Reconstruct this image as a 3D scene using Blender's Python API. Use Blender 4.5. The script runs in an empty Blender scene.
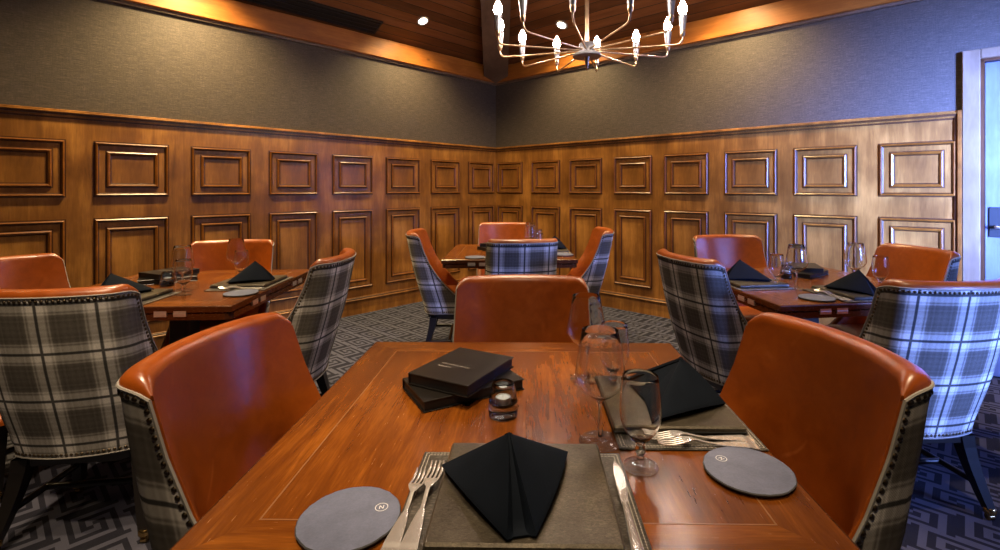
import bpy, math, random
from mathutils import Vector, Matrix
random.seed(7)
SC = bpy.context.scene
COL = SC.collection
R = math.radians
sin, cos, pi = math.sin, math.cos, math.pi

# ------------------------------------------------------------------ materials
class NT:
    """small node-tree builder"""
    def __init__(s, name):
        s.m = bpy.data.materials.new(name); s.m.use_nodes = True
        s.t = s.m.node_tree; s.t.nodes.clear()
        s.out = s.n('ShaderNodeOutputMaterial')
    def n(s, typ, **kw):
        nd = s.t.nodes.new(typ)
        for k, v in kw.items(): setattr(nd, k, v)
        return nd
    def l(s, a, b): s.t.links.new(a, b)
    def put(s, sock, v):
        if isinstance(v, bpy.types.NodeSocket): s.l(v, sock)
        elif v is not None: sock.default_value = v
    def math(s, op, a, b=None, c=None):
        nd = s.n('ShaderNodeMath', operation=op)
        for i, v in enumerate((a, b, c)): s.put(nd.inputs[i], v)
        return nd.outputs[0]
    def coord(s, kind='Object'): return s.n('ShaderNodeTexCoord').outputs[kind]
    def mapping(s, vec, scale=(1,1,1), rot=(0,0,0), loc=(0,0,0)):
        nd = s.n('ShaderNodeMapping'); s.l(vec, nd.inputs[0])
        nd.inputs['Scale'].default_value = scale; nd.inputs['Rotation'].default_value = rot; nd.inputs['Location'].default_value = loc
        return nd.outputs[0]
    def noise(s, vec, scale, detail=4, rough=.55, dist=0):
        nd = s.n('ShaderNodeTexNoise'); s.l(vec, nd.inputs['Vector'])
        nd.inputs['Scale'].default_value = scale; nd.inputs['Detail'].default_value = detail
        nd.inputs['Roughness'].default_value = rough; nd.inputs['Distortion'].default_value = dist
        return nd.outputs['Fac']
    def ramp(s, fac, stops, interp='LINEAR'):
        nd = s.n('ShaderNodeValToRGB'); s.l(fac, nd.inputs[0]); r = nd.color_ramp; r.interpolation = interp
        while len(r.elements) < len(stops): r.elements.new(.5)
        for e, (p, c) in zip(r.elements, stops):
            e.position = p; e.color = (c, c, c, 1) if isinstance(c, (int, float)) else (*c, 1)
        return nd.outputs[0]
    def mix(s, fac, a, b, mode='MIX'):
        nd = s.n('ShaderNodeMix', data_type='RGBA', blend_type=mode)
        s.put(nd.inputs[0], fac)
        for i, v in ((6, a), (7, b)):
            s.put(nd.inputs[i], (*v, 1) if isinstance(v, tuple) and len(v) == 3 else v)
        return nd.outputs[2]
    def bump(s, h, strength, dist=.01):
        nd = s.n('ShaderNodeBump'); s.l(h, nd.inputs['Height'])
        nd.inputs['Strength'].default_value = strength; nd.inputs['Distance'].default_value = dist
        return nd.outputs[0]
    def bsdf(s, color, rough=.5, metal=0, bump=None, spec=.5, coat=0, coat_rough=.1, sheen=0):
        b = s.n('ShaderNodeBsdfPrincipled')
        s.put(b.inputs['Base Color'], (*color, 1) if isinstance(color, tuple) else color)
        s.put(b.inputs['Roughness'], rough); b.inputs['Metallic'].default_value = metal
        b.inputs['Specular IOR Level'].default_value = spec
        b.inputs['Coat Weight'].default_value = coat; b.inputs['Coat Roughness'].default_value = coat_rough
        b.inputs['Sheen Weight'].default_value = sheen
        if bump is not None: s.l(bump, b.inputs['Normal'])
        s.l(b.outputs[0], s.out.inputs[0]); return s.m

def plain(name, color, rough=.5, metal=0, **k):
    n = NT(name)
    v = n.noise(n.coord(), 40, 3)
    c = n.mix(v, tuple(x*.85 for x in color), tuple(min(1, x*1.15) for x in color))
    return n.bsdf(c, rough, metal, **k)

def wood(name, dark, light, grain=(1.2, 1.2, 14), rough=.35, kind='Object', knots=False, blotch=.5, coat=.0, spec=.5, bmp=.08):
    """grain runs along the axis with the smallest scale"""
    n = NT(name); co = n.coord(kind)
    v = n.mapping(co, grain)
    a = n.noise(v, 3.0, 8, .62, .7)
    b = n.noise(n.mapping(co, tuple(g*4 for g in grain)), 6.0, 3, .6)
    c = n.noise(co, 3.1, 3, .5)
    f = n.math('ADD', n.math('MULTIPLY', a, .6), n.math('ADD', n.math('MULTIPLY', b, .2), n.math('MULTIPLY', c, blotch)))
    f = n.math('SUBTRACT', f, blotch*.5 - .1)
    mid = tuple((p*q)**.5 for p, q in zip(dark, light))
    col = n.ramp(f, [(.28, dark), (.5, mid), (.72, light)])
    if knots:
        vo = n.n('ShaderNodeTexVoronoi'); n.l(n.mapping(co, (1.7, 1.7, 3.4)), vo.inputs['Vector']); vo.inputs['Scale'].default_value = 1.6
        k = n.ramp(vo.outputs['Distance'], [(0.03, (1,1,1)), (.1, (0,0,0))])
        col = n.mix(n.math('MULTIPLY', k, .8), col, tuple(x*.25 for x in dark))
    bm = n.bump(n.math('ADD', a, b), bmp, .004)
    return n.bsdf(col, n.math('ADD', rough - .05, n.math('MULTIPLY', b, .12)), 0, bm, spec=spec, coat=coat, coat_rough=.12)

MAT = {}
MAT['panel_wood'] = wood('panel_wood', (.125, .046, .008), (.46, .205, .044), (5, 5, .55), .36, coat=.08, spec=.42, blotch=.75)
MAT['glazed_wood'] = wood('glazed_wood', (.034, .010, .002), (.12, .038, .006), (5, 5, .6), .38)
MAT['moulding_wood'] = wood('moulding_wood', (.11, .034, .0045), (.33, .118, .018), (3, 3, 3), .3)
MAT['fascia_wood'] = wood('fascia_wood', (.23, .068, .009), (.54, .20, .034), (.6, 4, 6), .4, knots=True)
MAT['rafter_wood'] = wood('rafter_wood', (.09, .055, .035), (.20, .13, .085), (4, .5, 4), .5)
MAT['table_wood'] = wood('table_wood', (.060, .0135, .0013), (.27, .084, .0085), (11, .9, 1), .24, kind='UV', blotch=.55, spec=.45, coat=.1, bmp=.015)
MAT['table_edge'] = wood('table_edge', (.035, .009, .002), (.11, .030, .007), (2, 2, 8), .25)
MAT['inlay'] = plain('inlay', (.20, .085, .030), .3)
MAT['inlay_dark'] = plain('inlay_dark', (.03, .01, .004), .4)
MAT['black_wood'] = plain('black_wood', (.010, .008, .007), .35)
MAT['brass'] = plain('brass', (.55, .36, .14), .25, 1)
MAT['nail_brass'] = plain('nail_brass', (.13, .095, .06), .4, 1)
MAT['steel'] = plain('steel', (.72, .69, .68), .24, .75)
MAT['chrome'] = plain('chrome', (.62, .6, .57), .3, .7)
MAT['welt'] = plain('welt', (.27, .25, .225), .7)
MAT['bulk_black'] = plain('bulk_black', (.006, .006, .007), .6)
MAT['menu_black'] = plain('menu_black', (.0075, .006, .005), .32)
MAT['menu_edge'] = plain('menu_edge', (.45, .40, .38), .4)
MAT['page'] = plain('page', (.10, .12, .22), .6)
MAT['silver_print'] = plain('silver_print', (.40, .36, .34), .4)
MAT['white_print'] = plain('white_print', (.75, .76, .8), .5)
MAT['brushed_grey'] = plain('brushed_grey', (.33, .33, .36), .35, .6)
MAT['satin_gold'] = plain('satin_gold', (.80, .58, .36), .28, 1)
MAT['dark_metal'] = plain('dark_metal', (.012, .012, .014), .45)
MAT['vent_black'] = plain('vent_black', (.004, .003, .003), .8)
MAT['wax'] = plain('wax', (.6, .6, .62), .5)

def m_leather():
    n = NT('leather'); co = n.coord()
    a = n.noise(co, 5, 5, .6); b = n.noise(co, 420, 3, .6); c = n.noise(co, 26, 4, .6, .6)
    f = n.math('ADD', n.math('MULTIPLY', a, .65), n.math('MULTIPLY', c, .35))
    col = n.ramp(f, [(.3, (.17, .032, .0018)), (.5, (.27, .055, .0030)), (.72, (.38, .088, .006))])
    # a few pale scratches in the hide
    w = n.n('ShaderNodeTexWave', wave_type='BANDS'); n.l(n.mapping(co, (1, .6, .8), (0, .5, .3)), w.inputs[0])
    w.inputs['Scale'].default_value = 2.3; w.inputs['Distortion'].default_value = 9; w.inputs['Detail'].default_value = 3
    s = n.math('MULTIPLY', n.ramp(w.outputs['Fac'], [(.990, 0.0), (1, 1.0)]), n.ramp(a, [(.55, 0.0), (.66, .35)]))
    col = n.mix(s, col, (.62, .2, .06))
    return n.bsdf(col, n.math('ADD', .24, n.math('MULTIPLY', c, .2)), 0, n.bump(b, .10, .002), spec=.6, coat=.12, coat_rough=.25)
MAT['leather'] = m_leather()

def m_plaid():
    n = NT('plaid_wool'); uv = n.coord('UV')
    sp = n.n('ShaderNodeSeparateXYZ'); n.l(uv, sp.inputs[0])
    def band(c, per, off):
        a = n.math('FRACT', n.math('ADD', n.math('DIVIDE', c, per), off))
        a = n.math('MULTIPLY', n.math('ABSOLUTE', n.math('SUBTRACT', a, .5)), 2.0)     # 0 on the dark line
        base = n.ramp(a, [(0, 1.0), (.27, 1.0), (.34, .52), (.40, .85), (.46, .38), (.58, .22), (.66, .40), (.72, .22), (.9, .36), (1, .26)])
        line = n.ramp(a, [(.040, 1.0), (.075, 0.0)])
        return base, line
    bu, lu = band(sp.outputs[0], .170, .5)
    bv, lv = band(sp.outputs[1], .170, .30)
    m = n.math('ADD', n.math('MULTIPLY', bu, .5), n.math('MULTIPLY', bv, .5))
    col = n.ramp(m, [(.12, (.045, .040, .033)), (.38, (.13, .115, .098)), (.65, (.36, .335, .30)), (1, (.74, .70, .65))])
    ln = n.math('MAXIMUM', lu, lv)
    col = n.mix(n.math('MULTIPLY', ln, .9), col, (.010, .010, .012))
    ck = n.n('ShaderNodeTexChecker'); n.l(uv, ck.inputs[0]); ck.inputs['Scale'].default_value = 460
    wv = n.noise(n.mapping(uv, (1, .08, 1)), 900, 2)
    wh = n.noise(n.mapping(uv, (.08, 1, 1)), 900, 2)
    tex = n.math('ADD', n.math('MULTIPLY', ck.outputs['Fac'], .25), n.math('MULTIPLY', n.math('ADD', wv, wh), .55))
    col = n.mix(.75, col, n.mix(1.0, col, n.ramp(tex, [(.35, .45), (.85, 1.35)]), 'MULTIPLY'))
    return n.bsdf(col, .85, 0, n.bump(tex, .25, .002), spec=.2)
MAT['plaid'] = m_plaid()

def m_wallpaper():
    n = NT('woven_wallpaper'); co = n.coord()
    a = n.noise(n.mapping(co, (5, 5, 130)), 2.2, 4, .7)
    b = n.noise(n.mapping(co, (60, 60, 6)), 3, 2, .5)
    c = n.noise(n.mapping(co, (30, 30, 420)), 2, 2, .6)
    f = n.math('ADD', n.math('MULTIPLY', a, .5), n.math('ADD', n.math('MULTIPLY', c, .4), n.math('MULTIPLY', b, .12)))
    col = n.ramp(f, [(.33, (.030, .025, .021)), (.52, (.072, .056, .045)), (.7, (.185, .148, .118))])
    return n.bsdf(col, .6, 0, n.bump(f, .3, .003), spec=.3)
MAT['wallpaper'] = m_wallpaper()

def m_planks():
    n = NT('ceiling_planks'); co = n.coord()
    sp = n.n('ShaderNodeSeparateXYZ'); n.l(co, sp.inputs[0])
    yy = n.math('DIVIDE', sp.outputs[1], .10)
    fr = n.math('FRACT', yy); idx = n.math('FLOOR', yy)
    w = n.n('ShaderNodeTexWhiteNoise', noise_dimensions='1D'); n.l(idx, w.inputs['W'])
    g = n.noise(n.mapping(co, (.8, 9, 9)), 3, 6, .6, .4)
    f = n.math('ADD', n.math('MULTIPLY', g, .6), n.math('MULTIPLY', w.outputs['Value'], .35))
    col = n.ramp(f, [(.2, (.075, .026, .008)), (.5, (.15, .052, .016)), (.8, (.25, .095, .032))])
    gap = n.ramp(n.math('ABSOLUTE', n.math('SUBTRACT', fr, .5)), [(.455, 0.0), (.48, 1.0)])
    col = n.mix(gap, col, (.006, .003, .002))
    return n.bsdf(col, .42, 0, n.bump(n.math('SUBTRACT', 1.0, gap), .5, .006))
MAT['planks'] = m_planks()

def m_carpet():
    n = NT('key_carpet'); co = n.coord()
    sp = n.n('ShaderNodeSeparateXYZ'); n.l(n.mapping(co, (1/.25, 1/.18, 1)), sp.inputs[0])
    row = n.math('FLOOR', sp.outputs[1])
    x = n.math('ADD', sp.outputs[0], n.math('MULTIPLY', n.math('MODULO', row, 2.0), .5))
    u = n.math('SUBTRACT', n.math('FRACT', x), .5)
    v = n.math('SUBTRACT', n.math('FRACT', sp.outputs[1]), .5)
    v2 = n.math('ADD', v, n.math('MULTIPLY', n.math('SIGN', u), .1))
    d = n.math('MAXIMUM', n.math('ABSOLUTE', u), n.math('ABSOLUTE', v2))
    st = n.math('GREATER_THAN', n.math('FRACT', n.math('MULTIPLY', d, 5.0)), .5)
    a = n.noise(co, 260, 3, .7); b = n.noise(co, 9, 3)
    k = n.math('ADD', .55, n.math('ADD', n.math('MULTIPLY', a, .6), n.math('MULTIPLY', b, .3)))
    col = n.mix(st, (.014, .014, .020), (.060, .060, .080))
    col = n.mix(1.0, col, n.ramp(k, [(.6, .6), (1.4, 1.3)]), 'MULTIPLY')
    return n.bsdf(col, .95, 0, n.bump(a, .4, .004), spec=.1)
MAT['carpet'] = m_carpet()

def m_charger():
    n = NT('embossed_leather'); co = n.coord()
    a = n.noise(n.mapping(co, (1, 2.0, 1)), 210, 5, .7, .8); b = n.noise(co, 12, 3)
    col = n.ramp(n.math('ADD', n.math('MULTIPLY', a, .6), n.math('MULTIPLY', b, .4)), [(.35, (.036, .029, .020)), (.55, (.11, .092, .066)), (.72, (.27, .23, .17))])
    return n.bsdf(col, n.math('ADD', .18, n.math('MULTIPLY', a, .32)), .6, n.bump(a, .3, .0015), spec=.6)
MAT['charger'] = m_charger()

def m_placemat():
    n = NT('placemat_hide'); co = n.coord()
    w = n.n('ShaderNodeTexVoronoi', feature='DISTANCE_TO_EDGE'); n.l(n.mapping(co, (1, 2.2, 1)), w.inputs['Vector']); w.inputs['Scale'].default_value = 95
    a = n.noise(co, 60, 3)
    f = n.math('ADD', w.outputs['Distance'], n.math('MULTIPLY', a, .3))
    col = n.ramp(f, [(.05, (.010, .008, .007)), (.25, (.045, .039, .032)), (.5, (.10, .088, .074))])
    return n.bsdf(col, .38, .1, n.bump(f, .4, .002), spec=.5)
MAT['placemat'] = m_placemat()
MAT['stitch'] = plain('stitch', (.42, .38, .33), .6)

def m_napkin():
    n = NT('napkin_cloth'); co = n.coord()
    a = n.noise(co, 900, 2); b = n.noise(co, 18, 3)
    col = n.mix(b, (.0025, .0045, .0085), (.006, .010, .018))
    return n.bsdf(col, .8, 0, n.bump(a, .3, .0015), spec=.12)
MAT['napkin'] = m_napkin()

def m_slate():
    n = NT('slate_plate'); co = n.coord()
    a = n.noise(co, 26, 5, .65); b = n.noise(co, 300, 2)
    col = n.ramp(n.math('ADD', n.math('MULTIPLY', a, .7), n.math('MULTIPLY', b, .3)), [(.3, (.080, .092, .145)), (.7, (.135, .152, .235))])
    return n.bsdf(col, .42, 0, n.bump(n.math('ADD', a, b), .2, .002), spec=.5)
MAT['slate'] = m_slate()
MAT['slate_edge'] = plain('slate_edge', (.035, .034, .036), .7)

def m_glass(name, tint=(1, 1, 1), rough=0.0, base=.035, gain=1.0):
    """thin blown glass: clear, with fresnel reflections"""
    n = NT(name)
    lw = n.n('ShaderNodeLayerWeight'); lw.inputs[0].default_value = .5
    t = n.n('ShaderNodeBsdfTransparent'); t.inputs[0].default_value = (*tint, 1)
    g = n.n('ShaderNodeBsdfGlossy'); g.inputs['Roughness'].default_value = rough; g.inputs['Color'].default_value = (1, 1, 1, 1)
    mx = n.n('ShaderNodeMixShader'); n.l(n.math('MULTIPLY_ADD', n.math('POWER', lw.outputs['Facing'], 2.8), gain, base), mx.inputs[0]); n.l(t.outputs[0], mx.inputs[1]); n.l(g.outputs[0], mx.inputs[2])
    n.l(mx.outputs[0], n.out.inputs[0]); return n.m
def m_solidglass(name, tint):
    n = NT(name); g = n.n('ShaderNodeBsdfGlass'); g.inputs['Color'].default_value = (*tint, 1); g.inputs['IOR'].default_value = 1.45; g.inputs['Roughness'].default_value = 0.03
    n.l(g.outputs[0], n.out.inputs[0]); return n.m
MAT['stem_glass'] = MAT['glass'] = m_solidglass('clear_glass', (.985, .99, .995))
MAT['foot_glass'] = m_glass('foot_glass', (.97, .975, .98), 0.06, base=.05, gain=.8)
MAT['smoke_glass'] = m_solidglass('smoke_glass', (.80, .85, .90))
def emit(name, col, s):
    n = NT(name); e = n.n('ShaderNodeEmission'); e.inputs[0].default_value = (*col, 1); e.inputs[1].default_value = s
    n.l(e.outputs[0], n.out.inputs[0]); return n.m
MAT['bulb'] = emit('bulb_glow', (1, .80, .66), 130)
MAT['can_lamp'] = emit('downlight_lamp', (1, .90, .82), 9)

# ------------------------------------------------------------------ mesh builder
class M:
    def __init__(s): s.v = []; s.f = []; s.mi = []; s.uv = []; s.T = Matrix.Identity(4)
    def tf(s, m): s.T = m; return s
    def add(s, vs, fs, mi=0, uvs=None):
        o = len(s.v); s.v += [tuple(s.T @ Vector(p)) for p in vs]
        for k, f in enumerate(fs):
            s.f.append([o+i for i in f]); s.mi.append(mi[k] if isinstance(mi, list) else mi)
            s.uv.append([uvs[i] for i in f] if uvs else None)
    def box(s, x0, x1, y0, y1, z0, z1, mi=0, bev=0):
        if bev <= 0:
            vs = [(x, y, z) for x in (x0, x1) for y in (y0, y1) for z in (z0, z1)]
            s.add(vs, [(0,1,3,2),(4,6,7,5),(0,4,5,1),(2,3,7,6),(0,2,6,4),(1,5,7,3)], mi); return
        b = bev
        ring = [(x0+b,y0),(x1-b,y0),(x1,y0+b),(x1,y1-b),(x1-b,y1),(x0+b,y1),(x0,y1-b),(x0,y0+b)]
        ins = [(x0+b,y0+b),(x1-b,y0+b),(x1-b,y0+b),(x1-b,y1-b),(x1-b,y1-b),(x0+b,y1-b),(x0+b,y1-b),(x0+b,y0+b)]
        vs = [(x,y,z0) for x,y in ins]+[(x,y,z0+b) for x,y in ring]+[(x,y,z1-b) for x,y in ring]+[(x,y,z1) for x,y in ins]
        fs = [[7-i for i in range(8)],[24+i for i in range(8)]]
        for r in range(3):
            for i in range(8):
                j = (i+1) % 8; fs.append((r*8+i, r*8+j, r*8+8+j, r*8+8+i))
        s.add(vs, fs, mi)
    def lathe(s, prof, n=24, mi=0, c=(0,0,0), cap=False, axis=None):
        """prof: (r,z) list; mi may be a per-segment list"""
        vs = []; fs = []; ml = []
        for r, z in prof:
            for i in range(n):
                a = 2*pi*i/n; vs.append((c[0]+r*cos(a), c[1]+r*sin(a), c[2]+z))
        for k in range(len(prof)-1):
            for i in range(n):
                j = (i+1) % n; fs.append((k*n+i, k*n+j, (k+1)*n+j, (k+1)*n+i)); ml.append(mi[k] if isinstance(mi, list) else mi)
        if cap:
            fs.append([n-1-i for i in range(n)]); ml.append(mi[0] if isinstance(mi, list) else mi)
            fs.append([(len(prof)-1)*n+i for i in range(n)]); ml.append(mi[-1] if isinstance(mi, list) else mi)
        s.add(vs, fs, ml)
    def tube(s, pts, r, n=8, mi=0, caps=True):
        pts = [Vector(p) for p in pts]; rs = r if isinstance(r, list) else [r]*len(pts)
        up = None; vs = []; fs = []
        for i, p in enumerate(pts):
            d = (pts[min(i+1, len(pts)-1)] - pts[max(i-1, 0)]).normalized()
            if up is None:
                up = Vector((0,0,1)) if abs(d.z) < .9 else Vector((1,0,0))
            a = d.cross(up).normalized(); b = a.cross(d).normalized(); up = b
            for k in range(n):
                t = 2*pi*k/n; vs.append(tuple(p + rs[i]*(cos(t)*a + sin(t)*b)))
        for i in range(len(pts)-1):
            for k in range(n):
                j = (k+1) % n; fs.append((i*n+k, i*n+j, (i+1)*n+j, (i+1)*n+k))
        if caps: fs += [[n-1-k for k in range(n)], [(len(pts)-1)*n+k for k in range(n)]]
        s.add(vs, fs, mi)
    def grid(s, rows, mi=0, uvs=None, flip=False):
        nr, nc = len(rows), len(rows[0]); vs = [p for r in rows for p in r]
        u = [q for r in uvs for q in r] if uvs else None; fs = []
        for i in range(nr-1):
            for j in range(nc-1):
                f = (i*nc+j, i*nc+j+1, (i+1)*nc+j+1, (i+1)*nc+j)
                fs.append(f[::-1] if flip else f)
        s.add(vs, fs, mi, u)
    def prism(s, poly, z0, z1, mi=0, mi_side=None):
        n = len(poly); vs = [(x,y,z0) for x,y in poly]+[(x,y,z1) for x,y in poly]
        s.add(vs, [list(range(n))[::-1], [n+i for i in range(n)]]+[(i, (i+1) % n, n+(i+1) % n, n+i) for i in range(n)],
              [mi, mi]+[mi if mi_side is None else mi_side]*n)
    def dome(s, p, nrm, r, n=6, mi=0):
        nrm = Vector(nrm).normalized(); a = nrm.orthogonal().normalized(); b = nrm.cross(a); p = Vector(p); vs = []; fs = []
        for (rr, h) in ((1, 0), (.72, .38)):
            for k in range(n):
                t = 2*pi*k/n; vs.append(tuple(p + r*(rr*(cos(t)*a + sin(t)*b) + h*nrm)))
        vs.append(tuple(p + nrm*r*.55))
        for k in range(n):
            j = (k+1) % n; fs.append((k, j, n+j, n+k)); fs.append((n+k, n+j, 2*n))
        s.add(vs, fs, mi)
    def build(s, name, mats, parent=None, smooth=None, loc=None, rz=0):
        me = bpy.data.meshes.new(name); me.from_pydata(s.v, [], s.f)
        for m in (mats if isinstance(mats, (list, tuple)) else [mats]): me.materials.append(MAT[m] if isinstance(m, str) else m)
        me.polygons.foreach_set('material_index', s.mi)
        if any(u is not None for u in s.uv):
            lay = me.uv_layers.new(name='UVMap'); i = 0
            for f, u in zip(s.f, s.uv):
                for k in range(len(f)):
                    lay.data[i].uv = u[k] if u else (0, 0); i += 1
        if smooth is not None:
            me.polygons.foreach_set('use_smooth', [True]*len(s.f))
            try: me.set_sharp_from_angle(angle=R(smooth))
            except Exception: pass
        me.update(); me.validate()
        o = bpy.data.objects.new(name, me); COL.objects.link(o)
        if parent: o.parent = parent
        if loc: o.location = loc
        o.rotation_euler.z = rz
        return o

def thing(name, label=None, cat=None, group=None, loc=(0,0,0), rz=0):
    o = bpy.data.objects.new(name, None); COL.objects.link(o); o.location = loc; o.rotation_euler = (0,0,rz); o.empty_display_size = .1
    return tag(o, label, cat, group)
def tag(o, label=None, cat=None, group=None, kind=None):
    if label: o['label'] = label
    if cat: o['category'] = cat
    if group: o['group'] = group
    if kind: o['kind'] = kind
    return o
def struct(o, label=None): o['kind'] = 'structure'; return tag(o, label)
KIDS = {}
def kids(o): return [c for c in COL.objects if c.parent == o]
def copy_tree(o, parent=None):
    c = o.copy(); COL.objects.link(c)
    if parent: c.parent = parent
    if o.name not in KIDS: KIDS[o.name] = kids(o)
    for ch in KIDS[o.name]: copy_tree(ch, c)
    return c
def place(proto, first, loc, rz, label, cat, group):
    o = proto if first else copy_tree(proto)
    o.location = loc; o.rotation_euler = (0, 0, rz)
    return tag(o, label, cat, group)

# ------------------------------------------------------------------ room
CX, CY = -.312, 6.39                       # the far corner of the room
dL = Vector((-.6732, -.7395, 0)).normalized(); dR = Vector((.7393, -.6734, 0)).normalized()
aL = math.atan2(dL.y, dL.x); aRn = math.atan2(-dR.y, -dR.x)
LEN = 7.2
ZR, ZF, ZC = 1.785, 2.61, 2.81           # top of the panelling, fascia underside, ceiling spring line
SLOPE = .5
cornr = (CX, CY, 0)
ctr = Vector((CX, CY, 0)) + dL*LEN/2 + dR*LEN/2

# local frames: left wall x along dL, y into the room; right wall x = -distance from corner, y into the room
m = M(); m.box(-.1, LEN, -.12, 0, 0, ZC+.1); struct(m.build('wall_left', 'wallpaper', loc=cornr, rz=aL), 'taupe woven wallpaper wall above left panelling')
DT0, DT1, DZ = 4.594, 5.51, 2.116          # door opening on the right wall
m = M()
m.box(-DT0, 0, -.12, 0, 0, ZC+.1); m.box(-DT1, -DT0, -.12, 0, DZ, ZC+.1); m.box(-LEN, -DT1, -.12, 0, 0, ZC+.1)
struct(m.build('wall_right', 'wallpaper', loc=cornr, rz=aRn), 'taupe woven wallpaper wall above right panelling')
# wallpaper seam and the rest of the shell behind the camera
m = M(); m.box(-.1, LEN+.1, -.12, 0, 0, ZC+.1); p = Vector((CX, CY, 0)) + dR*LEN + dL*LEN
# back wall opposite the left wall holds the windows (opening between a=.9 and a=3.3)
WA0, WA1, WZ0, WZ1 = .7, 3.1, .75, 2.35
m = M(); m.box(-LEN, -WA1, -.12, 0, 0, ZC+.1); m.box(-WA0, .1, -.12, 0, 0, ZC+.1)
m.box(-WA1, -WA0, -.12, 0, 0, WZ0); m.box(-WA1, -WA0, -.12, 0, WZ1, ZC+.1)
q = Vector((CX, CY, 0)) + dR*LEN
struct(m.build('wall_back', 'wallpaper', loc=q, rz=math.atan2(-dL.y, -dL.x)))
m = M(); m.box(-.1, LEN+.1, -.12, 0, 0, ZC+.1)
q2 = Vector((CX, CY, 0)) + dL*LEN
struct(m.build('wall_front', 'wallpaper', loc=q2, rz=math.atan2(dR.y, dR.x)))
m = M()
for x in (-WA1, -WA1+.8, -WA1+1.6, -WA0): m.box(x-.03, x+.03, -.1, -.04, WZ0, WZ1)
for z in (WZ0, WZ1): m.box(-WA1, -WA0, -.1, -.04, z-.03, z+.03)
struct(m.build('window_1', 'panel_wood', loc=q, rz=math.atan2(-dL.y, -dL.x)))

m = M(); m.box(-.1, LEN+.1, -LEN-.1, .1, -.08, 0)
struct(m.build('floor', 'carpet', loc=cornr, rz=math.atan2(dR.y, dR.x)), 'grey carpet with an interlocking key pattern')
# NB floor frame: x along dR, y away; shift so that it spans the room
# ceiling: four planked slopes, each an own object so its boards run along its wall
for k, (cpt, ang) in enumerate(((Vector((CX,CY,0)), aL), (Vector((CX,CY,0))+dR*LEN, aRn), (q+dL*LEN, math.atan2(-dL.y, -dL.x)), (q2, math.atan2(dR.y, dR.x)))):
    m = M()
    if k == 0: base = Vector((CX,CY,0)); ang = aL
    elif k == 1: base = Vector((CX,CY,0))+dR*LEN; ang = aRn
    elif k == 2: base = Vector((CX,CY,0))+dR*LEN+dL*LEN; ang = math.atan2(-dL.y, -dL.x)
    else: base = Vector((CX,CY,0))+dL*LEN; ang = math.atan2(dR.y, dR.x)
    h = LEN/2
    lo = [(0,0,0),(LEN,0,0),(h,h,h*SLOPE)]; hi = [(x,y,z+.08) for x,y,z in lo]
    m.add(lo+hi, [(0,2,1),(3,4,5),(0,1,4,3),(1,2,5,4),(2,0,3,5)])
    base.z = ZC
    struct(m.build('ceiling' if k == 0 else 'ceiling.%03d' % k, 'planks', loc=base, rz=ang), 'dark stained plank ceiling slope')
# fascia boards, each over a dark strip drawn in for its thin shadow
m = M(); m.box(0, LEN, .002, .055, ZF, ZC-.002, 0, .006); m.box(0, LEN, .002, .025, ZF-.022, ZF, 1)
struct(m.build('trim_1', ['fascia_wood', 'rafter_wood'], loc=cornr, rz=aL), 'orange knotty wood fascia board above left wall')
m = M(); m.box(-LEN, 0, .002, .055, ZF, ZC-.002, 0, .006); m.box(-LEN, 0, .002, .025, ZF-.022, ZF, 1)
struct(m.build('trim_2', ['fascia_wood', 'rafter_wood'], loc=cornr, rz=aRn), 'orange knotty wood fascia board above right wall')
# hip rafter: from the corner up to the apex
hd = (dL + dR).normalized(); L2 = LEN/2*math.sqrt(2)
m = M()
w = .15; rise = SLOPE/math.sqrt(2)
vs = []
for (d, zb) in ((.03, ZF-.02), (L2, ZC + L2*rise - .16)):
    for (x, z) in ((-w, zb), (w, zb), (w, zb+.34), (-w, zb+.34)): vs.append((x, d, z))
m.add(vs, [(0,1,2,3),(4,7,6,5),(0,4,5,1),(1,5,6,2),(2,6,7,3),(3,7,4,0)])
struct(m.build('trim_3', 'rafter_wood', loc=cornr, rz=math.atan2(hd.y, hd.x)-pi/2), 'dark hip rafter rising from the room corner')

# panelling
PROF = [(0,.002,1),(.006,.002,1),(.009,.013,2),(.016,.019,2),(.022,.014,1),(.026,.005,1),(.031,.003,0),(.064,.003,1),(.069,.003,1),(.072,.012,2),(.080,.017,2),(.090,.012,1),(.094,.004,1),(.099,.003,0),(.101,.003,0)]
def raised_panel(w, z0, z1):
    mm = M(); n = len(PROF); vs = []; fs = []; mi = []
    for d, h, _ in PROF: vs += [(d, h, z0+d), (w-d, h, z0+d), (w-d, h, z1-d), (d, h, z1-d)]
    for k in range(n-1):
        for i in range(4):
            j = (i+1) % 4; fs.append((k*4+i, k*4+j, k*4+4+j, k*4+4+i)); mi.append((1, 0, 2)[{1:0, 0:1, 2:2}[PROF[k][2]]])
    fs.append([(n-1)*4+i for i in range(4)]); mi.append(0)
    # bottom ring against the board
    vs += [(0, 0, z0), (w, 0, z0), (w, 0, z1), (0, 0, z1)]; b = n*4
    for i in range(4): fs.append((b+i, b+(i+1) % 4, (i+1) % 4, i)); mi.append(1)
    mm.add([(x, y, z) for x, y, z in vs], fs, mi); return mm
PZ = [(1.193, 1.586), (.255, 1.045)]
BD = .02
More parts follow.
